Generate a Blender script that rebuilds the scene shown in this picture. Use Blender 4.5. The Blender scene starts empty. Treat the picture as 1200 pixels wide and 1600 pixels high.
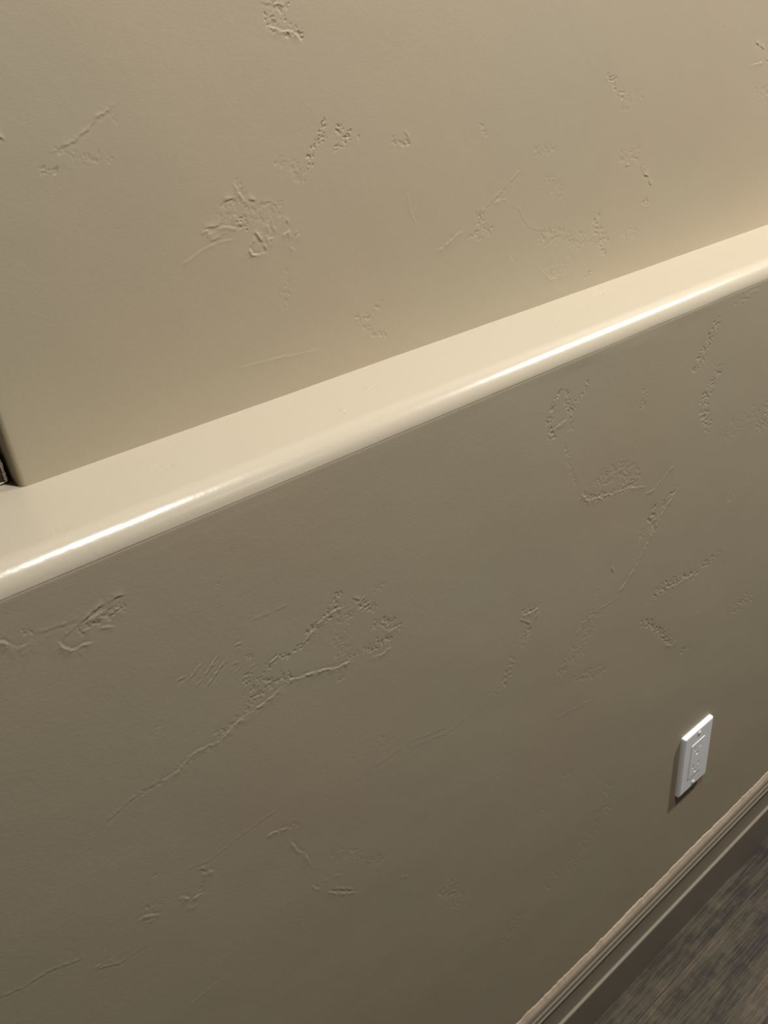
import bpy, bmesh, math, random
import numpy as np
from mathutils import Matrix, Vector
random.seed(7)
scene = bpy.context.scene
col = scene.collection

# ---------------------------------------------------------------- camera, world, lights, exposure
cam_data = bpy.data.cameras.new('camera')
cam = bpy.data.objects.new('camera', cam_data)
col.objects.link(cam)
RIGHT = Vector((0.770213, -0.632012, -0.08563))
DOWN = Vector((-0.367992, -0.330717, -0.869027))
FWD = Vector((0.520916, 0.700848, -0.487298))
rot = Matrix((RIGHT, -DOWN, -FWD)).transposed().to_4x4()
cam.matrix_world = Matrix.Translation((-0.83522, -0.4407, 1.32457)) @ rot
cam_data.sensor_fit = 'VERTICAL'
cam_data.sensor_height = 36
cam_data.lens = 1296.19 * 36 / 1600
cam_data.clip_start = 0.02
scene.camera = cam

world = bpy.data.worlds.new('world')
scene.world = world
world.use_nodes = True
world.node_tree.nodes['Background'].inputs[0].default_value = (1.0, 0.93, 0.82, 1)
world.node_tree.nodes['Background'].inputs[1].default_value = 0.015

LAMP_COLOR = (1.0, 0.97, 0.92)
for lx, ly, e in ((-0.38, -0.46, 22.0), (1.25, -0.46, 58.0)):        # ceiling downlights above the wall
    ld = bpy.data.lights.new('ceiling_downlight', 'AREA')
    ld.shape = 'DISK'
    ld.size = 0.15
    ld.energy = e
    ld.color = LAMP_COLOR
    lo = bpy.data.objects.new('ceiling_downlight', ld)
    lo.location = (lx, ly, 2.36)
    col.objects.link(lo)
ld = bpy.data.lights.new('room_fill', 'AREA')                       # wide unseen fill lamp added for ambient light further into the room
ld.shape = 'DISK'
ld.size = 0.5
ld.energy = 4.0
ld.color = LAMP_COLOR
lo = bpy.data.objects.new('room_fill', ld)
lo.location = (0.4, -1.9, 2.36)
col.objects.link(lo)

vs = scene.view_settings
vs.view_transform = 'Standard'
vs.look = 'None'
vs.exposure = 0.05
vs.gamma = 1.0
vs.use_curve_mapping = False

# ---------------------------------------------------------------- dimensions (metres)
LEDGE_Z = 1.0917          # top of the ledge
DEPTH = 0.0985           # how far the upper wall stands back
NOSE = 0.0185              # radius of the rounded ledge edge
CUT = math.radians(6)    # where ledge paint meets wall paint on the nose
NOSE_C = (NOSE, LEDGE_Z - NOSE)
CUT_Z = NOSE_C[1] + NOSE * math.sin(CUT)
WALL_END = -0.7288        # free left end of the upper wall
THICK = 0.12

# trowelled plaster marks: kind (d: edge facing down, b: edge facing up, g: raised slash, p: pitted patch),
# strength, patch radius in mm, points (x, z) in mm on the wall face
UPPER_MARKS = [
    ('d', 1, 0.0, [(-604.6, 1308.3), (-609.1, 1305.3), (-618.6, 1302.4), (-623.4, 1298.0), (-632.8, 1293.4), (-636.7, 1290.7), (-643.1, 1289.4), (-651.0, 1286.2)]),
    ('p', 0.5, 3.4, [(-646.6, 1286.6), (-633.5, 1280.2), (-619.1, 1280.1)]),
    ('p', 0.4, 1.9, [(-607.0, 1302.2), (-607.9, 1298.7)]),
    ('p', 1.2, 1.8, [(-660.9, 1279.0), (-657.9, 1275.7), (-649.7, 1277.0)]),
    ('d', 1.5, 0.0, [(-680.0, 1299.8), (-676.4, 1297.3)]),
    ('p', 0.4, 1.1, [(-660.5, 1304.6), (-660.4, 1303.9)]),
    ('p', 0.9, 3.4, [(-488.5, 1359.5), (-480.4, 1354.1), (-470.2, 1354.4)]),
    ('p', 1.1, 3.9, [(-485.8, 1347.0), (-482.5, 1342.4), (-474.1, 1346.4), (-471.6, 1339.6), (-463.7, 1336.5)]),
    ('d', 1, 0.0, [(-489.0, 1356.6), (-480.3, 1354.8), (-470.3, 1353.6)]),
    ('b', 1, 0.0, [(-486.5, 1342.6), (-477.8, 1339.9), (-468.7, 1338.6), (-462.9, 1335.3)]),
    ('p', 1.2, 3.0, [(-450.2, 1281.5), (-453.4, 1275.1), (-456.5, 1270.3)]),
    ('p', 1.2, 3.1, [(-438.9, 1275.1), (-428.7, 1270.9), (-433.7, 1265.3), (-442.9, 1263.4)]),
    ('p', 1.1, 3.0, [(-453.4, 1271.7), (-466.0, 1260.4), (-467.9, 1252.4)]),
    ('p', 0.4, 6.9, [(-492.0, 1258.8), (-477.1, 1248.0)]),
    ('p', 0.8, 1.6, [(-420.7, 1267.3), (-421.5, 1266.0)]),
    ('p', 0.9, 2.8, [(-387.4, 1260.5), (-379.8, 1257.2), (-372.6, 1256.8)]),
    ('d', 0.7, 0.0, [(-375.7, 1265.9), (-372.1, 1261.8), (-371.1, 1258.0)]),
    ('d', 1.4, 0.0, [(-543.8, 1241.3), (-538.5, 1242.1), (-533.4, 1241.7)]),
    ('b', 1, 0.0, [(-532.3, 1252.4), (-529.8, 1244.5), (-526.0, 1240.0), (-523.0, 1236.1)]),
    ('d', 1.2, 0.0, [(-524.5, 1239.4), (-517.4, 1237.8)]),
    ('d', 0.5, 0.0, [(-518.0, 1234.8), (-507.1, 1235.2), (-498.0, 1230.6)]),
    ('d', 1.1, 0.0, [(-564.3, 1225.0), (-559.9, 1226.7), (-550.8, 1226.8), (-547.6, 1227.9)]),
    ('b', 0.9, 0.0, [(-563.5, 1224.0), (-558.3, 1225.1)]),
    ('b', 0.9, 0.0, [(-551.0, 1225.9), (-544.3, 1223.9), (-537.3, 1222.6), (-535.1, 1220.4)]),
    ('d', 1, 0.0, [(-564.6, 1223.7), (-555.5, 1223.8)]),
    ('b', 0.8, 0.0, [(-560.3, 1222.5), (-555.3, 1222.4)]),
    ('d', 0.8, 0.0, [(-560.3, 1217.8), (-554.7, 1218.0), (-548.1, 1220.2), (-544.1, 1219.9)]),
    ('b', 0.5, 0.0, [(-583.2, 1206.4), (-574.6, 1209.8), (-563.7, 1213.7), (-553.2, 1215.5), (-539.7, 1215.6)]),
    ('b', 0.9, 0.0, [(-537.5, 1231.7), (-534.2, 1227.2), (-531.7, 1224.2)]),
    ('p', 1.3, 2.9, [(-533.6, 1225.4), (-529.3, 1220.2)]),
    ('d', 1.6, 0.0, [(-523.1, 1216.4), (-520.6, 1215.1), (-518.7, 1210.7), (-516.3, 1208.9)]),
    ('d', 0.9, 0.0, [(-522.3, 1211.8), (-529.0, 1207.7)]),
    ('b', 1.6, 0.0, [(-529.1, 1207.3), (-527.0, 1201.5), (-521.2, 1200.3), (-515.6, 1201.0)]),
    ('d', 1, 0.0, [(-516.1, 1207.0), (-515.9, 1202.4)]),
    ('b', 1.2, 0.0, [(-515.4, 1207.8), (-511.7, 1209.8), (-506.2, 1209.6)]),
    ('d', 1, 0.0, [(-514.0, 1209.3), (-511.4, 1211.5)]),
    ('b', 0.9, 0.0, [(-511.5, 1220.1), (-509.7, 1214.8)]),
    ('d', 1, 0.0, [(-506.4, 1224.1), (-506.6, 1217.0), (-506.3, 1212.4)]),
    ('d', 1, 0.0, [(-498.6, 1214.6), (-494.6, 1221.1), (-492.1, 1216.1)]),
    ('b', 1.4, 0.0, [(-499.7, 1211.2), (-496.4, 1211.0), (-493.3, 1212.2)]),
    ('d', 0.8, 0.0, [(-492.2, 1205.6), (-484.9, 1211.1)]),
    ('b', 0.7, 0.0, [(-489.3, 1205.5), (-484.8, 1208.4)]),
    ('b', 0.6, 0.0, [(-495.1, 1201.5), (-491.0, 1198.8)]),
    ('p', 0.5, 6.6, [(-542.9, 1235.6), (-524.3, 1229.4), (-502.8, 1228.8)]),
    ('p', 0.5, 2.8, [(-529.2, 1252.8), (-527.6, 1245.0)]),
    ('p', 0.4, 4.2, [(-502.5, 1181.9), (-505.9, 1159.4)]),
    ('p', 0.8, 2.4, [(-441.1, 1133.7), (-432.0, 1130.9), (-422.8, 1134.5), (-412.5, 1140.1)]),
    ('p', 0.8, 2.4, [(-432.8, 1124.6), (-425.5, 1117.3), (-412.3, 1111.0)]),
    ('b', 0.5, 0.0, [(-524.8, 1122.0), (-505.5, 1122.8)]),
    ('p', 0.6, 2.5, [(-291.1, 1263.3), (-285.5, 1252.8)]),
    ('b', 0.35, 0.0, [(-375.9, 1221.0), (-374.6, 1205.9), (-368.7, 1193.8)]),
    ('d', 0.6, 0.0, [(-242.2, 1217.7), (-277.8, 1199.1), (-299.7, 1187.8)]),
    ('b', 0.6, 0.0, [(-315.6, 1180.9), (-331.3, 1174.8), (-349.1, 1167.5)]),
    ('b', 0.6, 0.0, [(-279.5, 1197.2), (-260.7, 1196.8)]),
    ('p', 0.7, 4.7, [(-297.3, 1188.9), (-285.8, 1176.0), (-306.7, 1172.8)]),
    ('d', 0.3, 0.0, [(-255.0, 1188.2), (-249.2, 1188.3), (-244.1, 1183.6), (-240.7, 1176.3), (-232.1, 1167.3), (-220.6, 1162.3), (-208.8, 1160.1)]),
    ('p', 0.6, 7.1, [(-214.2, 1155.3), (-190.3, 1152.5), (-157.3, 1141.4), (-120.8, 1135.7)]),
    ('p', 0.9, 7.4, [(-132.2, 1154.0), (-120.0, 1124.7)]),
    ('b', 0.7, 0.0, [(-261.6, 1148.8), (-251.5, 1137.4)]),
    ('b', 0.5, 0.0, [(-217.6, 1127.8), (-203.5, 1112.5), (-180.6, 1113.7)]),
    ('p', 1.2, 2.5, [(-148.6, 1104.9), (-143.5, 1105.7)]),
    ('p', 0.35, 5.5, [(-221.0, 1230.3), (-202.0, 1230.5)]),
    ('p', 0.35, 7.3, [(-205.9, 1205.3), (-187.5, 1187.2)]),
    ('p', 0.4, 9.3, [(-201.8, 1122.6), (-178.1, 1127.0)]),
    ('d', 1.3, 0.0, [(-63.1, 1196.8), (-61.4, 1191.1)]),
    ('d', 1.7, 0.0, [(-61.3, 1189.9), (-55.5, 1186.6), (-49.8, 1183.9)]),
    ('p', 1, 2.5, [(-61.8, 1194.8), (-55.5, 1185.9)]),
    ('d', 1.3, 0.0, [(-49.3, 1180.0), (-45.5, 1175.7)]),
    ('p', 1, 3.4, [(-56.1, 1162.2), (-51.3, 1158.9)]),
    ('b', 0.9, 0.0, [(-60.1, 1158.4), (-53.2, 1156.0), (-45.6, 1157.3)]),
    ('d', 1, 0.0, [(-90.8, 1200.1), (-82.5, 1200.2)]),
    ('p', 0.5, 6.4, [(-95.9, 1210.9), (-70.8, 1209.3)]),
    ('p', 0.5, 6.0, [(-87.1, 1135.7), (-64.9, 1131.6)]),
    ('p', 1, 4.3, [(-122.4, 1283.4), (-112.3, 1276.2), (-101.6, 1264.3)]),
    ('p', 0.35, 6.1, [(-97.8, 1255.7), (-73.2, 1261.6)]),
    ('d', 1.4, 0.0, [(130.0, 1295.0), (149.2, 1286.4)]),
    ('b', 1, 0.0, [(126.4, 1272.6), (148.4, 1274.0)]),
    ('d', 1, 0.0, [(154.1, 1278.0), (168.1, 1270.7)]),
    ('p', 0.5, 2.5, [(65.3, 1312.9), (67.9, 1311.6)]),
    ('p', 0.4, 7.7, [(145.9, 1247.0), (168.5, 1238.4)]),
    ('b', 0.35, 0.0, [(-555.8, 1124.3), (-521.8, 1122.2), (-479.6, 1118.3)]),
]
LOWER_MARKS = [
    ('b', 1.4, 0.0, [(-788.2, 1053.5), (-785.3, 1051.4), (-782.6, 1049.4), (-781.2, 1045.8), (-777.3, 1041.7), (-773.9, 1042.1), (-769.2, 1044.1)]),
    ('d', 0.7, 0.0, [(-766.8, 1047.0), (-759.0, 1045.4), (-748.6, 1043.9), (-740.3, 1044.2)]),
    ('p', 0.9, 2.3, [(-772.2, 1051.4), (-769.4, 1048.4)]),
    ('d', 1.6, 0.0, [(-740.5, 1040.5), (-735.1, 1042.8), (-730.0, 1044.9), (-724.0, 1046.0)]),
    ('d', 1.4, 0.0, [(-722.1, 1045.5), (-717.1, 1047.2), (-711.3, 1045.6)]),
    ('b', 1.1, 0.0, [(-738.7, 1039.5), (-730.2, 1041.1), (-724.7, 1042.0)]),
    ('b', 1, 0.0, [(-722.7, 1040.0), (-719.3, 1038.7), (-714.8, 1038.3)]),
    ('d', 1, 0.0, [(-736.0, 1039.4), (-731.4, 1036.9), (-726.8, 1036.9)]),
    ('p', 1, 4.1, [(-740.1, 1034.5), (-732.1, 1037.3), (-715.3, 1038.0)]),
    ('b', 0.9, 0.0, [(-742.1, 1034.6), (-735.8, 1034.1)]),
    ('b', 0.9, 0.0, [(-732.8, 1031.4), (-727.6, 1031.0), (-722.3, 1027.1)]),
    ('d', 0.6, 0.0, [(-741.4, 1040.0), (-755.3, 1035.3)]),
    ('b', 1.4, 0.0, [(-756.7, 1034.7), (-753.7, 1028.6), (-748.6, 1024.2), (-744.2, 1025.6), (-737.8, 1023.5)]),
    ('p', 1.2, 1.0, [(-649.8, 1023.4), (-650.0, 1022.5)]),
    ('d', 0.4, 0.0, [(-632.0, 983.1), (-612.6, 981.1), (-597.9, 980.1)]),
    ('g', 1, 0.0, [(-693.4, 965.6), (-688.4, 966.4)]),
    ('g', 0.7, 0.0, [(-686.0, 962.2), (-674.5, 969.8)]),
    ('g', 1.2, 0.0, [(-674.4, 958.5), (-662.3, 968.3)]),
    ('g', 1.1, 0.0, [(-673.9, 949.5), (-657.5, 962.0)]),
    ('g', 0.7, 0.0, [(-681.3, 954.2), (-677.2, 957.3)]),
    ('g', 1, 0.0, [(-647.6, 970.4), (-643.1, 969.6)]),
    ('p', 0.9, 2.1, [(-640.2, 957.1), (-638.7, 953.8)]),
    ('g', 0.9, 0.0, [(-652.0, 955.9), (-648.9, 955.8)]),
    ('g', 1, 0.0, [(-651.6, 947.5), (-648.3, 950.8)]),
    ('g', 1, 0.0, [(-639.3, 945.4), (-635.9, 946.3)]),
    ('p', 1.1, 4.0, [(-559.3, 966.0), (-569.6, 953.5), (-588.6, 945.9), (-595.5, 939.5), (-604.8, 938.8), (-618.2, 940.6), (-627.9, 936.2)]),
    ('b', 1, 0.0, [(-554.8, 954.7), (-571.2, 954.9), (-582.0, 950.1), (-595.0, 942.3)]),
    ('g', 1.2, 0.0, [(-625.5, 940.1), (-616.2, 942.4)]),
    ('d', 0.8, 0.0, [(-589.5, 951.2), (-585.4, 954.9), (-579.0, 954.4)]),
    ('p', 1, 6.7, [(-642.7, 936.1), (-636.5, 919.5)]),
    ('p', 1, 5.7, [(-628.4, 924.3), (-613.9, 919.7)]),
    ('p', 0.8, 3.3, [(-640.5, 919.0), (-649.9, 912.7)]),
    ('b', 1.5, 0.0, [(-555.7, 901.9), (-568.3, 902.9), (-588.1, 910.9), (-599.8, 912.9), (-612.7, 916.5)]),
    ('b', 1.4, 0.0, [(-617.6, 914.5), (-626.8, 910.9), (-635.0, 909.8), (-646.6, 907.3), (-659.3, 906.4), (-673.2, 898.9)]),
    ('b', 0.9, 0.0, [(-673.2, 898.9), (-687.0, 900.4), (-697.1, 901.4), (-708.8, 894.2), (-723.5, 892.7)]),
    ('p', 0.8, 3.2, [(-656.0, 909.2), (-675.6, 905.0)]),
    ('p', 0.5, 2.6, [(-679.8, 897.3), (-723.4, 893.2), (-740.0, 894.1)]),
    ('d', 0.8, 0.0, [(-723.2, 893.7), (-740.0, 894.1), (-754.8, 889.5), (-763.7, 887.3)]),
    ('b', 0.5, 0.0, [(-758.2, 885.3), (-764.7, 883.1), (-769.0, 879.1)]),
    ('d', 0.9, 0.0, [(-546.1, 959.7), (-542.9, 955.7), (-538.9, 952.4)]),
    ('g', 1, 0.0, [(-541.2, 949.3), (-532.9, 954.2)]),
    ('g', 1.1, 0.0, [(-540.0, 943.8), (-528.8, 945.9)]),
    ('p', 1, 3.7, [(-538.2, 947.8), (-528.2, 939.5)]),
    ('p', 0.5, 3.1, [(-524.9, 951.3), (-516.6, 955.1)]),
    ('p', 1, 4.5, [(-527.0, 921.8), (-515.4, 918.0), (-504.2, 907.3)]),
    ('p', 1, 3.9, [(-534.1, 901.1), (-527.1, 903.7), (-515.9, 900.6)]),
    ('b', 1, 0.0, [(-535.1, 893.1), (-523.9, 890.5), (-514.7, 893.2)]),
    ('b', 0.7, 0.0, [(-516.4, 908.8), (-502.7, 908.4)]),
    ('p', 0.45, 8.4, [(-554.0, 947.0), (-560.4, 932.0), (-560.8, 911.3)]),
    ('p', 0.6, 3.6, [(-550.7, 948.3), (-547.1, 942.1)]),
    ('p', 0.8, 3.2, [(-559.6, 906.1), (-547.0, 903.9), (-537.0, 904.7)]),
    ('p', 0.8, 2.5, [(-567.4, 890.6), (-564.7, 887.6)]),
    ('p', 0.5, 1.9, [(-712.1, 940.6), (-718.4, 936.2), (-722.1, 934.1)]),
    ('d', 0.5, 0.0, [(-643.6, 800.4), (-675.6, 798.6), (-706.0, 794.6), (-724.8, 801.1)]),
    ('b', 1.1, 0.0, [(-656.8, 781.3), (-647.9, 779.9), (-636.8, 775.3)]),
    ('p', 0.6, 2.6, [(-633.1, 774.5), (-628.5, 771.5)]),
    ('b', 0.9, 0.0, [(-637.1, 758.5), (-632.1, 742.2), (-626.2, 733.8), (-623.5, 717.4)]),
    ('b', 0.9, 0.0, [(-626.1, 691.9), (-621.3, 683.0), (-618.5, 683.0)]),
    ('b', 0.5, 0.0, [(-614.9, 688.4), (-604.0, 685.4), (-595.5, 679.5)]),
    ('b', 1, 0.0, [(-611.9, 670.7), (-600.1, 656.9), (-583.4, 643.0)]),
    ('d', 0.9, 0.0, [(-608.9, 671.5), (-592.2, 655.8), (-584.6, 645.1)]),
    ('b', 1.6, 0.0, [(-712.9, 785.9), (-708.6, 785.1), (-704.6, 782.9)]),
    ('d', 1, 0.0, [(-716.3, 792.8), (-713.2, 792.2), (-707.5, 784.9)]),
    ('b', 1.6, 0.0, [(-734.2, 778.7), (-727.6, 771.7)]),
    ('b', 1.4, 0.0, [(-726.1, 768.7), (-722.2, 768.8), (-716.0, 766.1)]),
    ('b', 1.1, 0.0, [(-731.1, 765.9), (-728.3, 760.9), (-724.3, 761.6)]),
    ('p', 1.1, 1.8, [(-716.0, 776.8), (-716.7, 773.6)]),
    ('p', 1.1, 1.6, [(-746.7, 814.5), (-745.0, 815.1)]),
    ('p', 0.9, 2.2, [(-757.9, 789.5), (-751.6, 787.9), (-744.6, 786.4)]),
    ('b', 1.1, 0.0, [(-769.4, 782.2), (-764.2, 784.6), (-760.6, 782.5), (-751.5, 775.1)]),
    ('b', 0.7, 0.0, [(-764.1, 776.9), (-757.2, 775.4)]),
    ('d', 0.7, 0.0, [(-863.4, 797.5), (-849.8, 792.9), (-829.4, 791.6), (-808.1, 781.9)]),
    ('d', 0.6, 0.0, [(-805.0, 764.9), (-787.0, 754.6), (-765.8, 754.9)]),
    ('b', 0.8, 0.0, [(-806.1, 768.4), (-801.0, 767.4)]),
    ('b', 0.8, 0.0, [(-795.1, 765.7), (-791.7, 765.2)]),
    ('b', 0.35, 0.0, [(-753.5, 661.0), (-723.9, 663.0)]),
    ('d', 0.4, 0.0, [(-546.8, 777.0), (-502.9, 777.6), (-457.9, 765.0)]),
    ('p', 0.4, 5.8, [(-536.8, 801.2), (-525.6, 791.1)]),
    ('p', 0.5, 2.1, [(-566.3, 806.4), (-566.0, 798.6)]),
    ('p', 0.4, 6.1, [(-597.2, 708.5), (-574.6, 688.0), (-551.6, 658.0)]),
    ('b', 0.5, 0.0, [(-531.8, 617.9), (-520.1, 610.1)]),
    ('p', 0.5, 4.9, [(-485.8, 550.3), (-464.3, 524.7)]),
    ('p', 0.5, 1.8, [(-508.0, 563.1), (-507.3, 561.3)]),
    ('p', 1.1, 6.4, [(-63.1, 1049.0), (-78.9, 1035.1), (-82.4, 1022.6), (-94.3, 1012.3)]),
    ('p', 1.1, 7.7, [(-50.4, 996.7), (-60.8, 981.9), (-73.6, 973.6), (-70.1, 954.3), (-59.3, 934.9)]),
    ('p', 0.8, 13.6, [(62.1, 900.8), (76.2, 923.1)]),
    ('p', 0.4, 11.1, [(-12.2, 914.9), (41.9, 914.1)]),
    ('p', 1.1, 3.6, [(-306.4, 1052.6), (-315.3, 1040.6), (-321.7, 1024.7), (-316.4, 1011.8)]),
    ('b', 1, 0.0, [(-316.5, 1019.9), (-297.0, 1023.0)]),
    ('p', 0.9, 2.9, [(-297.8, 1049.9), (-294.7, 1032.1), (-290.9, 1024.7)]),
    ('p', 0.9, 3.0, [(-291.1, 1028.5), (-277.6, 1040.6), (-269.9, 1047.3)]),
    ('p', 0.5, 3.8, [(-289.9, 1021.3), (-290.4, 1010.9)]),
    ('p', 0.8, 3.4, [(-181.1, 1017.5), (-177.8, 1006.6), (-185.3, 999.7)]),
    ('p', 0.6, 2.3, [(-298.0, 1000.9), (-293.0, 984.4), (-290.8, 971.8), (-280.9, 953.2)]),
    ('b', 1, 0.0, [(-272.8, 939.0), (-261.7, 926.8), (-230.8, 920.6), (-192.0, 913.0), (-168.5, 905.1)]),
    ('p', 0.6, 10.4, [(-240.4, 944.3), (-212.2, 940.4), (-187.7, 923.0)]),
    ('p', 0.8, 4.2, [(-270.8, 935.4), (-251.0, 925.2), (-189.0, 914.7)]),
    ('b', 0.7, 0.0, [(-167.6, 896.4), (-155.1, 894.4), (-117.6, 911.8)]),
    ('p', 1, 5.0, [(-117.6, 879.3), (-131.4, 869.2)]),
    ('p', 1.3, 5.9, [(-149.5, 866.5), (-151.9, 858.0), (-144.8, 846.9)]),
    ('b', 1.1, 0.0, [(-103.6, 880.8), (-134.5, 856.9), (-159.9, 827.6), (-176.1, 807.9), (-202.5, 789.1)]),
    ('p', 0.6, 3.9, [(-167.9, 849.1), (-170.8, 843.9)]),
    ('d', 0.6, 0.0, [(-201.8, 780.3), (-226.2, 782.0), (-247.7, 783.3)]),
    ('b', 0.8, 0.0, [(-247.6, 781.5), (-265.4, 780.3), (-277.3, 767.5)]),
    ('d', 1.2, 0.0, [(-218.8, 829.3), (-214.8, 819.3)]),
    ('p', 0.6, 3.8, [(-238.6, 807.5), (-243.3, 797.6)]),
    ('p', 1, 7.2, [(-4.3, 743.1), (-26.3, 741.4), (-49.3, 740.4)]),
    ('p', 1.2, 6.7, [(-62.1, 744.7), (-85.9, 746.4), (-104.5, 751.1), (-130.9, 752.7)]),
    ('b', 0.8, 0.0, [(-51.7, 738.8), (-85.3, 742.4), (-111.5, 747.4), (-134.2, 749.9)]),
    ('p', 0.5, 5.4, [(-134.8, 754.7), (-138.3, 743.0)]),
    ('p', 1.2, 5.8, [(-150.4, 721.2), (-134.2, 708.7), (-118.0, 690.3), (-93.4, 662.0)]),
    ('b', 1.1, 0.0, [(-99.4, 657.5), (-84.9, 649.2), (-77.1, 650.7)]),
    ('p', 1.1, 5.1, [(-59.3, 624.3), (-46.3, 621.9)]),
    ('p', 0.9, 9.7, [(64.5, 627.1), (79.1, 632.2), (98.9, 623.0)]),
    ('p', 0.7, 4.6, [(8.1, 819.2), (13.0, 822.4)]),
    ('p', 0.8, 3.6, [(48.4, 828.4), (52.1, 825.3)]),
    ('p', 0.7, 3.7, [(-32.2, 681.0), (-31.9, 678.8)]),
    ('b', 1.1, 0.0, [(-356.4, 839.8), (-343.7, 836.1), (-331.8, 837.4)]),
    ('p', 0.9, 5.1, [(-351.9, 842.7), (-335.5, 839.4)]),
    ('d', 1, 0.0, [(-359.1, 836.0), (-343.7, 823.0)]),
    ('b', 0.8, 0.0, [(-337.3, 826.5), (-330.8, 831.5)]),
    ('p', 0.8, 5.1, [(-347.4, 815.7), (-351.1, 804.3)]),
    ('p', 0.7, 6.8, [(-370.4, 795.6), (-377.9, 780.0), (-386.4, 764.8)]),
    ('p', 0.45, 12.7, [(-247.2, 773.7), (-263.9, 747.9), (-289.8, 741.3)]),
    ('p', 0.4, 8.5, [(-270.7, 709.5), (-219.9, 692.4)]),
    ('p', 0.4, 12.9, [(-201.3, 481.0), (-190.5, 457.5)]),
    ('p', 0.35, 15.4, [(-205.6, 449.4), (-257.5, 392.8), (-307.0, 404.3)]),
    ('p', 0.35, 10.6, [(-370.9, 388.1), (-388.1, 368.0)]),
    ('p', 0.4, 4.5, [(-284.5, 573.6), (-272.9, 567.0)]),
    ('p', 0.4, 3.8, [(-396.1, 675.2), (-390.1, 650.4)]),
    ('p', 0.4, 5.5, [(-328.4, 546.7), (-325.0, 539.8)]),
    ('d', 0.35, 0.0, [(-353.0, 584.9), (-384.0, 569.0)]),
    ('p', 0.4, 8.4, [(50.5, 330.7), (59.4, 310.5)]),
    ('b', 0.8, 0.0, [(-15.3, 1070.7), (10.0, 1068.9)]),
    ('p', 0.8, 6.6, [(-33.3, 1070.2), (-9.0, 1069.9)]),
    ('p', 0.4, 10.1, [(-471.8, 552.8), (-455.8, 505.8)]),
    ('b', 0.3, 0.0, [(-301.5, 674.1), (-234.9, 659.2)]),
    ('d', 0.3, 0.0, [(-420.1, 761.0), (-458.3, 758.0), (-505.1, 770.4)]),
]
LEDGE_MARKS = [      # points (x, y) in mm on the ledge top
    ('d', 0.9, 0.0, [(-511.4, 40.7), (-509.7, 36.6), (-512.0, 28.0)]),
    ('d', 0.6, 0.0, [(-508.7, 31.5), (-509.5, 24.9)]),
    ('p', 0.6, 3.9, [(-470.0, 61.6), (-459.4, 56.9)]),
    ('p', 0.6, 5.0, [(-173.9, 72.4), (-147.0, 77.7)]),
    ('p', 0.5, 2.8, [(-359.5, 90.0), (-344.5, 93.5)]),
    ('p', 0.4, 3.3, [(-255.5, 47.6), (-244.8, 49.2)]),
    ('p', 0.4, 4.4, [(-657.8, 58.0), (-645.5, 54.0)]),
    ('p', 0.35, 3.3, [(-733.7, 23.8), (-728.4, 22.4)]),
    ('d', 0.5, 0.0, [(31.6, 95.8), (56.8, 95.6), (83.1, 87.5)]),
    ('p', 0.5, 2.2, [(77.0, 92.0), (118.4, 92.5)]),
]

# ---------------------------------------------------------------- helpers
def link_mesh(name, me, m=None, parent=None, smooth=False):
    o = bpy.data.objects.new(name, me)
    col.objects.link(o)
    if m: me.materials.append(m)
    if parent: o.parent = parent
    if smooth:
        me.polygons.foreach_set('use_smooth', [True] * len(me.polygons))
    return o

def from_bm(name, bm, m=None, parent=None, smooth=False):
    me = bpy.data.meshes.new(name)
    bmesh.ops.recalc_face_normals(bm, faces=bm.faces)
    bm.to_mesh(me); bm.free()
    return link_mesh(name, me, m, parent, smooth)

def grid_mesh(name, P, m, smooth=True, flip=False):
    """P: (rows, cols, 3) array of points -> one quad-grid mesh object"""
    r, c, _ = P.shape
    me = bpy.data.meshes.new(name)
    me.vertices.add(r * c)
    me.vertices.foreach_set('co', P.reshape(-1).astype(np.float32))
    i = (np.arange(r - 1)[:, None] * c + np.arange(c - 1)[None, :]).reshape(-1)
    q = np.stack([i, i + 1, i + c + 1, i + c], 1)
    if flip: q = q[:, ::-1]
    n = len(q)
    me.loops.add(n * 4)
    me.loops.foreach_set('vertex_index', q.reshape(-1).astype(np.int32))
    me.polygons.add(n)
    me.polygons.foreach_set('loop_start', (np.arange(n) * 4).astype(np.int32))
    me.polygons.foreach_set('use_smooth', np.full(n, smooth))
    me.update(calc_edges=True)
    me.validate()
    return link_mesh(name, me, m)

def axis(segments):
    """nonuniform axis from (start, end, step) runs"""
    a = [np.arange(s, e, st) for s, e, st in segments]
    return np.concatenate(a + [np.array([segments[-1][1]])])

_rng = np.random.default_rng(11)
LAT = _rng.random((512, 512)).astype(np.float32)
def vnoise(X, Z, scale, off=0):
    """smooth value noise, cell size = scale (mm)"""
    u = X / scale + 137.3 + off * 17.17; v = Z / scale + 71.9 + off * 31.7
    iu = np.floor(u).astype(int); iv = np.floor(v).astype(int)
    fu = u - iu; fv = v - iv
    fu = fu * fu * (3 - 2 * fu); fv = fv * fv * (3 - 2 * fv)
    a = LAT[iu % 512, iv % 512]; b = LAT[(iu + 1) % 512, iv % 512]
    c = LAT[iu % 512, (iv + 1) % 512]; d = LAT[(iu + 1) % 512, (iv + 1) % 512]
    return (a * (1 - fu) + b * fu) * (1 - fv) + (c * (1 - fu) + d * fu) * fv

def sstep(a, b, x):
    t = np.clip((x - a) / (b - a), 0, 1)
    return t * t * (3 - 2 * t)

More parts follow.
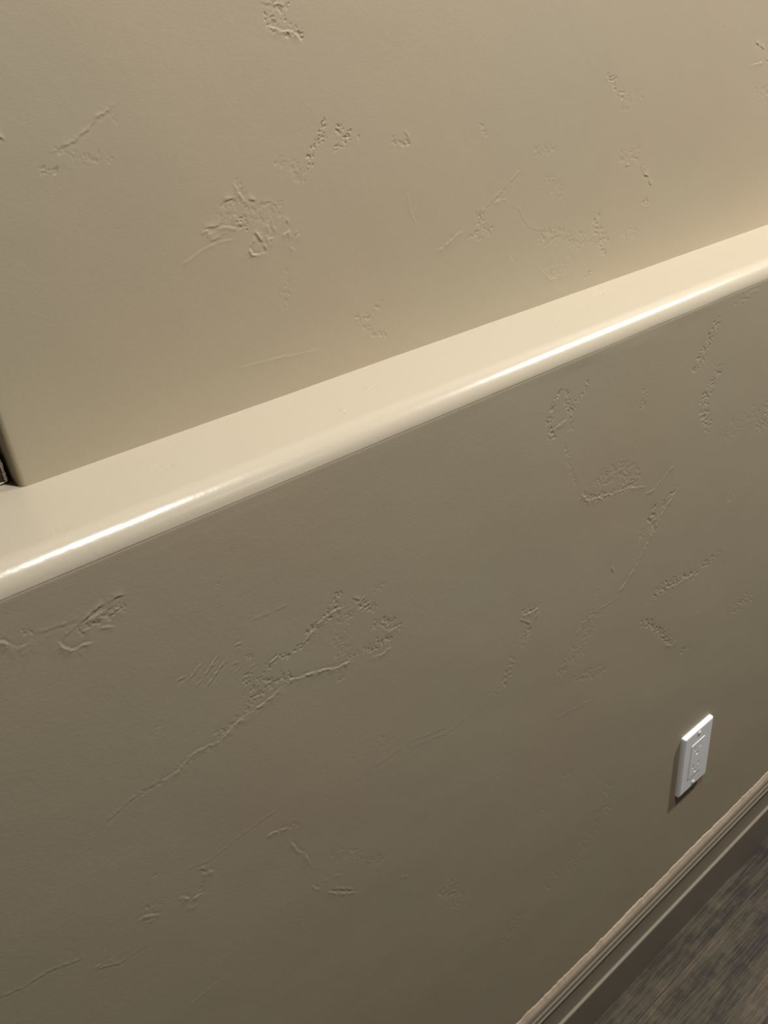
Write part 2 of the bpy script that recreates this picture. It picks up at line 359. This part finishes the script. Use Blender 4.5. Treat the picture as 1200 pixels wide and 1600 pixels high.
GAIN = 1.15
def marks_height(xs, zs, marks):
    """height field in mm over the tensor grid xs (mm) by zs (mm); rows = z, cols = x"""
    H = np.zeros((len(zs), len(xs)), np.float32)
    for idx, (kind, s, rad, pts) in enumerate(marks):
        ax = [p[0] for p in pts]; az = [p[1] for p in pts]
        total = sum(math.hypot(ax[i+1]-ax[i], az[i+1]-az[i]) for i in range(len(pts)-1))
        pad = 3 * rad + 4 if kind == 'p' else 24
        i0, i1 = np.searchsorted(xs, (min(ax) - pad, max(ax) + pad))
        j0, j1 = np.searchsorted(zs, (min(az) - pad, max(az) + pad))
        if i1 - i0 < 2 or j1 - j0 < 2: continue
        X, Z = np.meshgrid(xs[i0:i1], zs[j0:j1])
        near = .72 + .28 * float(sstep(-640, -420, np.float64(ax[0])))      # finer trowelling towards the left end
        wa, wsz = (.9, 2.4) if s > .55 else (.35, 4.0)                     # ragged course: warp the plane, not the line
        if kind == 'p': wa, wsz = .6 * max(rad, 1) ** .5, 2.8
        X0, Z0 = X, Z
        X = X0 + wa * (vnoise(X0, Z0, wsz, idx + 50) - .5) * 1.6 + wa * .5 * (vnoise(X0, Z0, wsz * .4, idx + 61) - .5)
        Z = Z0 + wa * (vnoise(X0, Z0, wsz, idx + 80) - .5) * 1.6 + wa * .5 * (vnoise(X0, Z0, wsz * .4, idx + 93) - .5)
        best = np.full(X.shape, 1e9); side = np.zeros(X.shape); over = np.zeros(X.shape); along = np.zeros(X.shape)
        acc = 0
        for (x0, z0), (x1, z1) in zip(pts[:-1], pts[1:]):
            dx, dz = x1 - x0, z1 - z0
            L = math.hypot(dx, dz) + 1e-6
            t = ((X - x0) * dx + (Z - z0) * dz) / L
            tc = np.clip(t, 0, L)
            d = np.hypot(X - x0 - dx / L * tc, Z - z0 - dz / L * tc)
            perp = ((X - x0) * dz - (Z - z0) * dx) / L
            if dx < 0 or (abs(dx) < 1e-6 and dz > 0): perp = -perp       # positive = below the line
            m = d < best
            best = np.where(m, d, best); side = np.where(m, np.sign(perp), side)
            over = np.where(m, np.abs(t - tc), over); along = np.where(m, acc + tc, along)
            acc += L
        if kind == 'p':
            r = max(rad, 1.0)
            cell = min(max(r * .5, 1.0), 2.2)
            n = .6 * vnoise(X, Z, cell, idx) + .4 * vnoise(X, Z, cell * .5, idx + 5)
            env = sstep(2.1 * r, 0.5 * r, best)
            thr = .53 + (1 - env) * .45
            v = sstep(thr, thr + .10, n)
            ridge = sstep(thr - .07, thr - .01, n) * (1 - v) * env
            H[j0:j1, i0:i1] += (-.26 * v + .06 * ridge) * s * GAIN * near
        elif kind == 'g':
            endf = np.clip(np.minimum(along, acc - along) / 2.0, 0, 1)
            H[j0:j1, i0:i1] += .20 * s * GAIN * np.exp(-(best / .85) ** 2) * (.3 + .7 * endf)
            H[j0:j1, i0:i1] -= .10 * s * GAIN * np.exp(-((best - 1.7) / .9) ** 2) * (.3 + .7 * endf) * (over < .5)
        else:
            sg = side * best * (1 if kind == 'b' else -1)
            endf = np.clip((np.minimum(along, acc - along) + .6) / min(4.0, .25 * acc + .5), 0, 1) * np.exp(-over / .8)
            wob = .45 + .95 * sstep(.25, .6, vnoise(X0, Z0, 3.2, idx))
            w = .6
            prof = np.where(sg > -w, sstep(-w, w * .6, sg) * np.exp(-np.maximum(sg, 0) / ((1.3 + .9 * s) if kind == 'b' else (.9 + .4 * s))), 0)
            prof = prof - .25 * np.exp(-((sg + 1.5) / .9) ** 2)
            H[j0:j1, i0:i1] += .26 * s * GAIN * near * prof * endf * wob
    return H

def skin_height(xs, zs, off):
    """slow trowel waviness of the whole plaster face (mm)"""
    X, Z = np.meshgrid(xs, zs)
    h = .55 * (vnoise(X + .6 * Z, Z - .3 * X, 95, off) - .5)
    h += .16 * (vnoise(X + .5 * Z, Z - .5 * X, 34, off + 1) - .5)
    h += .035 * (vnoise(X, Z, 9, off + 2) - .5)
    return h.astype(np.float32)

# ---------------------------------------------------------------- materials
def mat(name, color, rough=.5, spec=.5, bumps=(), tint=None, coat=0):
    m = bpy.data.materials.new(name)
    m.use_nodes = True
    nt = m.node_tree; b = nt.nodes['Principled BSDF']
    b.inputs['Base Color'].default_value = (*color, 1)
    b.inputs['Roughness'].default_value = rough
    b.inputs['Specular IOR Level'].default_value = spec
    b.inputs['Coat Weight'].default_value = coat
    tc = nt.nodes.new('ShaderNodeTexCoord')
    prev = None
    for scale, strength, dist in bumps:
        n = nt.nodes.new('ShaderNodeTexNoise'); n.inputs['Scale'].default_value = scale
        n.inputs['Detail'].default_value = 4
        nt.links.new(tc.outputs['Object'], n.inputs['Vector'])
        bp = nt.nodes.new('ShaderNodeBump'); bp.inputs['Strength'].default_value = strength
        bp.inputs['Distance'].default_value = dist
        nt.links.new(n.outputs['Fac'], bp.inputs['Height'])
        if prev: nt.links.new(prev.outputs[0], bp.inputs['Normal'])
        prev = bp
    if prev: nt.links.new(prev.outputs[0], b.inputs['Normal'])
    if tint:                                  # slow drift between two paint tones
        n = nt.nodes.new('ShaderNodeTexNoise'); n.inputs['Scale'].default_value = tint[1]
        n.inputs['Detail'].default_value = 3
        nt.links.new(tc.outputs['Object'], n.inputs['Vector'])
        r = nt.nodes.new('ShaderNodeValToRGB')
        r.color_ramp.elements[0].position = .38; r.color_ramp.elements[0].color = (*color, 1)
        r.color_ramp.elements[1].position = .62; r.color_ramp.elements[1].color = (*tint[0], 1)
        nt.links.new(n.outputs['Fac'], r.inputs[0]); nt.links.new(r.outputs[0], b.inputs['Base Color'])
    return m

M_WALL = mat('beige_wall_paint', (.395, .326, .228), .62, .35, [(900, .22, .0003), (260, .15, .0005)], ((.380, .329, .230), 4))
M_LEDGE = mat('satin_ledge_paint', (.465, .408, .312), .24, .5, [(420, .10, .0004), (90, .14, .0008)])
M_BOARD = mat('baseboard_paint', (.20, .168, .125), .35, .5, [(300, .15, .0003)])
M_CAULK = mat('caulk', (.42, .335, .25), .5, .4, [(500, .4, .0006)])
M_PLATE = mat('white_plastic', (.90, .90, .92), .28, .5)
M_SCREW = mat('white_screw', (.82, .82, .80), .25, .5)
M_SLOT_SHADE = mat('slot_shade', (.03, .03, .03), .6)
M_BLOCK = mat('brown_wood', (.10, .062, .038), .8, .3, [(300, .8, .001)], ((.05, .035, .022), 140))
M_CRUST = mat('pale_crust', (.80, .74, .60), .8, .3, [(700, .8, .001)])

def floor_material():
    m = bpy.data.materials.new('rustic_plank')
    m.use_nodes = True
    nt = m.node_tree; N = nt.nodes; Lk = nt.links; b = N['Principled BSDF']
    tc = N.new('ShaderNodeTexCoord')
    br = N.new('ShaderNodeTexBrick')
    mp0 = N.new('ShaderNodeMapping'); mp0.inputs['Location'].default_value = (.37, .055, 0)
    Lk.new(tc.outputs['Object'], mp0.inputs[0]); Lk.new(mp0.outputs[0], br.inputs['Vector'])
    br.inputs['Color1'].default_value = (0, 0, 0, 1); br.inputs['Color2'].default_value = (1, 1, 1, 1)
    br.inputs['Mortar'].default_value = (.0, .0, .0, 1)
    br.inputs['Scale'].default_value = 1; br.inputs['Brick Width'].default_value = 1.2
    br.inputs['Row Height'].default_value = .125; br.inputs['Mortar Size'].default_value = .0008
    br.inputs['Mortar Smooth'].default_value = .3; br.offset = .37
    # each plank shifts the grain
    add = N.new('ShaderNodeVectorMath'); add.operation = 'MULTIPLY_ADD'
    Lk.new(br.outputs['Color'], add.inputs[0]); add.inputs[1].default_value = (7.1, 3.3, 1.7)
    Lk.new(tc.outputs['Object'], add.inputs[2])
    def stretched(sx, sy, scale, detail=6, dist=0.0):
        mp = N.new('ShaderNodeMapping'); mp.inputs['Scale'].default_value = (sx, sy, 1)
        Lk.new(add.outputs[0], mp.inputs[0])
        n = N.new('ShaderNodeTexNoise'); n.inputs['Scale'].default_value = scale
        n.inputs['Detail'].default_value = detail; n.inputs['Distortion'].default_value = dist
        n.inputs['Roughness'].default_value = .65
        Lk.new(mp.outputs[0], n.inputs['Vector']); return n
    broad = stretched(.9, 5, 3.2, 6, .6)
    fine = stretched(1.4, 34, 10, 8, .2)
    cross = stretched(9, 5, 5, 5, .3)
    ramp = N.new('ShaderNodeValToRGB'); cr = ramp.color_ramp
    cr.elements[0].position = .30; cr.elements[0].color = (.012, .009, .010, 1)
    cr.elements[1].position = .72; cr.elements[1].color = (.105, .082, .048, 1)
    for p, c in ((.38, (.022, .014, .011)), (.47, (.038, .027, .016)), (.54, (.055, .045, .025)), (.63, (.064, .045, .030))):
        e = cr.elements.new(p); e.color = (*c, 1)
    mx = N.new('ShaderNodeMix'); mx.data_type = 'FLOAT'; mx.inputs[0].default_value = .52
    Lk.new(broad.outputs['Fac'], mx.inputs[2]); Lk.new(fine.outputs['Fac'], mx.inputs[3])
    mx2 = N.new('ShaderNodeMix'); mx2.data_type = 'FLOAT'; mx2.inputs[0].default_value = .18
    Lk.new(mx.outputs[0], mx2.inputs[2]); Lk.new(cross.outputs['Fac'], mx2.inputs[3])
    con = N.new('ShaderNodeMath'); con.operation = 'MULTIPLY_ADD'; con.inputs[1].default_value = 2.3; con.inputs[2].default_value = -.65
    Lk.new(mx2.outputs[0], con.inputs[0])
    Lk.new(con.outputs[0], ramp.inputs[0])
    seam = N.new('ShaderNodeMix'); seam.data_type = 'RGBA'
    Lk.new(br.outputs['Fac'], seam.inputs[0]); Lk.new(ramp.outputs[0], seam.inputs[6]); seam.inputs[7].default_value = (.02, .015, .012, 1)
    Lk.new(seam.outputs[2], b.inputs['Base Color'])
    b.inputs['Roughness'].default_value = .62; b.inputs['Specular IOR Level'].default_value = .3
    bp = N.new('ShaderNodeBump'); bp.inputs['Strength'].default_value = .3; bp.inputs['Distance'].default_value = .0008
    Lk.new(fine.outputs['Fac'], bp.inputs['Height']); Lk.new(bp.outputs[0], b.inputs['Normal'])
    return m
M_FLOOR = floor_material()

# ---------------------------------------------------------------- floor
bm = bmesh.new()
bmesh.ops.create_cube(bm, size=1)
bmesh.ops.scale(bm, vec=(6, 5.4, .05), verts=bm.verts)
bmesh.ops.translate(bm, vec=(0, -.9, -.025), verts=bm.verts)
o = from_bm('floor', bm, M_FLOOR); o['kind'] = 'structure'

bm = bmesh.new()                                                     # wall of the space seen past the free end
bmesh.ops.create_cube(bm, size=1)
bmesh.ops.scale(bm, vec=(6, .1, 2.6), verts=bm.verts)
bmesh.ops.translate(bm, vec=(0, 1.75, 1.3), verts=bm.verts)
o = from_bm('wall_back', bm, M_WALL); o['kind'] = 'structure'

# ---------------------------------------------------------------- lower wall (with the lower part of the rounded nose)
xs = axis([(-2600, -1000, 100), (-1000, -900, 10), (-900, -550, .62), (-550, -200, .8), (-200, 320, 1.15), (320, 400, 10), (400, 2600, 100)])
zs = axis([(0, 150, 10), (150, 900, .85), (900, CUT_Z * 1000, .7)])
H = marks_height(xs, zs, LOWER_MARKS) + skin_height(xs, zs, 0)
edge = sstep(CUT_Z * 1000, CUT_Z * 1000 - 12, zs)[:, None]           # plaster runs smooth into the nose
H = H * edge
over_z = np.maximum(zs / 1000 - NOSE_C[1], 0)
back = NOSE - np.sqrt(NOSE ** 2 - over_z ** 2)
X, Z = np.meshgrid(xs / 1000, zs / 1000)
P = np.stack([X, -H / 1000 + back[:, None], Z], -1)
# give the wall thickness: top, back and bottom rows close the profile
ztop = P[-1].copy(); ztop[:, 1] = DEPTH - .01; ztop[:, 2] = CUT_Z - .004
zb = ztop.copy(); zb[:, 2] = 0
P = np.concatenate([zb[None], P, ztop[None], zb[None]], 0)
o = grid_mesh('wall_lower', P, M_WALL); o['kind'] = 'structure'

# ---------------------------------------------------------------- upper wall, standing back, with a free rounded left end
xu = axis([(-706, -200, .6), (-200, 200, 1.0), (200, 280, 10), (280, 2600, 100)])
zu = axis([(LEDGE_Z * 1000 - 4, LEDGE_Z * 1000 + 290, .62), (LEDGE_Z * 1000 + 290, LEDGE_Z * 1000 + 400, 5), (LEDGE_Z * 1000 + 400, 2600, 60)])
Hu = 1.2 * marks_height(xu, zu, UPPER_MARKS) + skin_height(xu, zu, 40)
Hu *= sstep(0, 10, zu - LEDGE_Z * 1000 + 2)[:, None] * .9 + .1
X, Z = np.meshgrid(xu / 1000, zu / 1000)
flare = (3.0 + 1.0 * sstep(-.60, -.15, X)) / 1000 * np.exp(-np.maximum(Z - LEDGE_Z, 0) / .034)   # plaster swells out towards the ledge, shape added to brighten the wall there
F = np.stack([X, DEPTH + .004 - Hu / 1000 - flare, Z], -1)
Y0 = F[:, :1, 1:2] * np.array([0, 1, 0]); tip = sstep(-.715, -.700, X)
rc = .004                                                            # small rounded corner
cols = [np.array([WALL_END, DEPTH + THICK, 0]) + F[:, :1] * 0]
angles = np.linspace(math.pi, 1.5 * math.pi, 9)
for a in angles:
    cols.append(Y0 + np.array([WALL_END + rc + rc * math.cos(a), rc + rc * math.sin(a), 0]))
for dx in (.008, .014, .020):
    cols.append(Y0 + np.array([WALL_END + dx, 0, 0]))
for c in cols: c[:, 0, 2] = zu / 1000
end = F[:, -1:].copy(); end[:, :, 1] = DEPTH + THICK
back_c = cols[0].copy()
P = np.concatenate(cols + [F, end, back_c], 1)
o = grid_mesh('wall_upper', P, M_WALL); o['kind'] = 'structure'

# ---------------------------------------------------------------- ledge with rounded nose
prof = []
n_arc = 40
for k in range(n_arc + 1):
    a = CUT + (math.pi / 2 - CUT) * k / n_arc
    prof.append((NOSE_C[0] - NOSE * math.cos(a), NOSE_C[1] + NOSE * math.sin(a)))
flat = [(y, LEDGE_Z) for y in np.arange(NOSE + .0008, DEPTH + .005, .0008)]
prof = prof + flat + [(DEPTH + .05, LEDGE_Z), (DEPTH + .30, LEDGE_Z), (DEPTH + .30, LEDGE_Z - .02), (.02, LEDGE_Z - .02)]
prof = np.array(prof)
dp = np.gradient(prof, axis=0); nn = np.stack([-dp[:, 1], dp[:, 0]], 1)
nn /= np.linalg.norm(nn, axis=1)[:, None] + 1e-9
xl = axis([(-2600, -900, 100), (-900, -820, 10), (-820, -100, .9), (-100, 280, 1.4), (280, 2600, 100)])
S = np.concatenate([[0], np.cumsum(np.hypot(*np.diff(prof, axis=0).T))]) * 1000
XX, SS = np.meshgrid(xl, S)
left_rough = sstep(-560, -720, XX)
hh = .30 * (vnoise(XX, SS, 60, 3) - .5) + .07 * (vnoise(XX, SS, 16, 4) - .5)
hh += left_rough * .05 * (vnoise(XX, SS, 3.0, 6) - .5) + .012 * (vnoise(XX, SS, 4.0, 7) - .5)
fi = [i for i in range(len(prof)) if NOSE < prof[i, 0] < DEPTH and prof[i, 1] > LEDGE_Z - 1e-6]
hh[fi] += 2.2 * marks_height(xl, prof[fi, 0] * 1000, LEDGE_MARKS)
hh *= sstep(0, 3, S)[:, None]; hh[-5:] *= 0
P = np.zeros((len(prof), len(xl), 3))
P[..., 0] = xl[None] / 1000
off = .00015 + hh / 1000
off[0] = -.0002
P[..., 1] = prof[:, 0][:, None] + nn[:, 0][:, None] * off
P[..., 2] = prof[:, 1][:, None] + nn[:, 1][:, None] * off
o = grid_mesh('trim_1', P, M_LEDGE); o['kind'] = 'structure'

# ---------------------------------------------------------------- baseboard and its caulk line
bp = [(0, .0), (-.0140, .0), (-.0165, .0955), (-.0158, .0975), (-.0128, .0990)]
for k in range(9):                                                   # shallow cove
    t = k / 8
    bp.append((-.0122 + .0035 * math.sin(t * math.pi / 2), .100 + .036 * t))
bp += [(-.0095, .1372), (-.0105, .1385), (-.0105, .1405), (-.0085, .1425), (-.0078, .1440), (-.0086, .1455), (-.0092, .1480), (-.0086, .1505),
       (-.0068, .1520), (-.0062, .1535), (-.0066, .1550), (-.0060, .1580), (-.0045, .1600), (.002, .1600)]
bm = bmesh.new()
rings = []
for x in (-2.6, 2.6):
    rings.append([bm.verts.new((x, y, z)) for y, z in bp])
for k in range(len(bp)):
    bm.faces.new((rings[0][k], rings[0][(k + 1) % len(bp)], rings[1][(k + 1) % len(bp)], rings[1][k]))
bm.faces.new(rings[0]); bm.faces.new(rings[1][::-1])
board = from_bm('baseboard_front', bm, M_BOARD); board['kind'] = 'structure'
for p_ in board.data.polygons: p_.use_smooth = False

xc = axis([(-2600, -460, 60), (-460, 340, 1.5), (340, 2600, 60)])
rag = .0113 + .0010 * (vnoise(xc, xc * 0, 3.2, 19) - .5) + .0018 * (vnoise(xc, xc * 0, 22, 9) - .5) * 2 + .0012 * sstep(.55, .7, vnoise(xc, xc * 0, 5, 8)) - .0012 * sstep(.6, .75, vnoise(xc, xc * 0, 9, 12))
rows = []
for t, y in ((0, -.0050), (.12, -.0048), (.4, -.0034), (.7, -.0020), (.93, -.0011), (1.0, -.0004), (1.0, .001)):
    rows.append(np.stack([xc / 1000, np.full_like(xc, y) - .0002 * vnoise(xc, xc * 0 + t * 40, 4, 2) * (0 < t < 1), .1600 + rag * t], -1))
o = grid_mesh('trim_2', np.array(rows), M_CAULK)
o['kind'] = 'structure'

# ---------------------------------------------------------------- wall outlet
def rounded_box(w, h, y0, y1, rad, bev, seg=4):
    """box standing on the wall, front edges bevelled; corners rounded"""
    bm = bmesh.new()
    def ring(wi, hi, r, y):
        vs = []
        for cx, cz, a0 in ((wi/2-r, hi/2-r, 0), (-wi/2+r, hi/2-r, 90), (-wi/2+r, -hi/2+r, 180), (wi/2-r, -hi/2+r, 270)):
            for k in range(seg + 1):
                a = math.radians(a0 + 90 * k / seg)
                vs.append(bm.verts.new((cx + r*math.cos(a), y, cz + r*math.sin(a))))
        return vs
    rs = [ring(w, h, rad, y0)]
    for k in range(seg + 1):
        a = k / seg * math.pi / 2
        i = bev * (1 - math.cos(a))
        rs.append(ring(w - 2*i, h - 2*i, max(rad - i, .0006), y1 + bev*(1 - math.sin(a))))
    for a, b in zip(rs[:-1], rs[1:]):
        n = len(a)
        for k in range(n): bm.faces.new((a[k], a[(k+1) % n], b[(k+1) % n], b[k]))
    bm.faces.new(rs[0]); bm.faces.new(rs[-1][::-1])
    return bm

def boolean_cut(o, cutters):
    for c in cutters:
        md = o.modifiers.new('cut', 'BOOLEAN'); md.operation = 'DIFFERENCE'; md.solver = 'EXACT'; md.object = c
    bpy.context.view_layer.update()
    dg = bpy.context.evaluated_depsgraph_get()
    me = bpy.data.meshes.new_from_object(o.evaluated_get(dg))
    o.modifiers.clear(); o.data = me
    for c in cutters: bpy.data.objects.remove(c)

OUT = Vector((0, 0, .40))
outlet = bpy.data.objects.new('wall_outlet', None); col.objects.link(outlet)
outlet.empty_display_size = .03
outlet.location = OUT
outlet['label'] = 'white rectangular electrical outlet plate with two sockets, screwed to lower wall above baseboard'
outlet['category'] = 'outlet'

plate = from_bm('cover_plate', rounded_box(.070, .1143, .0005, -.0063, .0022, .0035, 6), M_PLATE, outlet)
c1 = from_bm('cut_a', rounded_box(.0338, .0672, .01, -.02, .0015, .0001), None, outlet)
boolean_cut(plate, [c1])
rec = from_bm('receptacle', rounded_box(.0330, .0664, .0004, -.0069, .0015, .0006), M_PLATE, outlet)
def sub_box(cx, cz, w, h, y0, y1, parent):
    bm = rounded_box(w, h, y0, y1, min(w, h) * .2, .0001)
    bmesh.ops.translate(bm, vec=(cx, 0, cz), verts=bm.verts)
    return from_bm('cutter', bm, None, parent)
cuts = []
holes = []
for cz in (.0175, -.0175):
    holes += [(-.0066, cz + .0045, .0022, .0090), (.0066, cz + .0045, .0022, .0075)]
    holes.append((0, cz - .0070, .0052, .0052))
for hx, hz, w, h in holes: cuts.append(sub_box(hx, hz, w, h, -.0025, -.012, outlet))
boolean_cut(rec, cuts)
for hx, hz, w, h in holes:  # dark plugs put the shade deep in the holes into colour
    dk = sub_box(hx, hz, w * .98, h * .98, -.0024, -.0032, rec)
    dk.name = 'socket_hole_shade'; dk.data.materials.append(M_SLOT_SHADE)
    dk['label'] = 'dark plug, shade of the socket hole put into colour'
for sz in (.0484, -.0484):
    bm = bmesh.new()
    bmesh.ops.create_uvsphere(bm, u_segments=20, v_segments=12, radius=.0032)
    bmesh.ops.scale(bm, vec=(1, .42, 1), verts=bm.verts)
    bmesh.ops.translate(bm, vec=(0, -.0063, sz), verts=bm.verts)
    sc = from_bm('screw', bm, M_SCREW, outlet, True)
    bm = bmesh.new(); bmesh.ops.create_cube(bm, size=1)
    bmesh.ops.scale(bm, vec=(.0006, .001, .0056), verts=bm.verts)
    bmesh.ops.translate(bm, vec=(0, -.0078, sz), verts=bm.verts)
    ct = from_bm('cutter', bm, None, outlet)
    boolean_cut(sc, [ct])
for ob in (plate, rec):
    for p_ in ob.data.polygons: p_.use_smooth = False

# ---------------------------------------------------------------- small brown block with pale chipped edges, on the ledge at the wall's end
blk = bpy.data.objects.new('wood_block', None); col.objects.link(blk)
blk.location = (-.7532, .1315, LEDGE_Z + .0006)
blk.empty_display_size = .02
blk['label'] = 'small rough brown block with pale crusty edges on ledge beside end of upper wall'
blk['category'] = 'block'
def lumpy_box(w, d, h, cuts_, amp, seed, z0=0.0):
    bm = bmesh.new()
    bmesh.ops.create_cube(bm, size=1)
    bmesh.ops.subdivide_edges(bm, edges=bm.edges, cuts=cuts_, use_grid_fill=True)
    rn = random.Random(seed)
    for v in bm.verts:
        v.co = Vector((v.co.x * w, v.co.y * d, (v.co.z + .5) * h + z0))
        v.co += Vector([rn.uniform(-amp, amp) for _ in range(3)]) * (v.co.z > .001)
    return bm
from_bm('body', lumpy_box(.0405, .033, .0170, 9, .0004, 1), M_BLOCK, blk)
# crust along the visible edges: front right upright, front top and front bottom
def crust(p0, p1, r, seed):
    rn = random.Random(seed)
    n = 16
    bm = bmesh.new(); rings = []
    p0 = Vector(p0); p1 = Vector(p1); ax = (p1 - p0).normalized()
    u = ax.orthogonal().normalized(); v = ax.cross(u)
    for k in range(n + 1):
        c = p0.lerp(p1, k / n)
        rr = r * rn.uniform(.55, 1.2) * (.6 if k in (0, n) else 1)
        rings.append([bm.verts.new(c + (u * math.cos(t) + v * math.sin(t)) * rr * rn.uniform(.8, 1.2)) for t in [i * math.tau / 8 for i in range(8)]])
    for a, b in zip(rings[:-1], rings[1:]):
        for i in range(8): bm.faces.new((a[i], a[(i+1) % 8], b[(i+1) % 8], b[i]))
    bm.faces.new(rings[0]); bm.faces.new(rings[-1][::-1])
    c = from_bm('crusty_edge', bm, M_CRUST, blk)
    c['label'] = 'pale crusty edge of the block'
X1, Y1, HT = .0203, -.0165, .0170
crust((-X1, Y1, HT), (X1, Y1, HT), .0019, 3)
crust((X1, Y1, .0008), (X1, Y1, HT), .0011, 4)
crust((X1, Y1, HT), (X1, -Y1, HT), .0012, 5)
crust((-X1, Y1, .0010), (X1, Y1, .0010), .0007, 6)
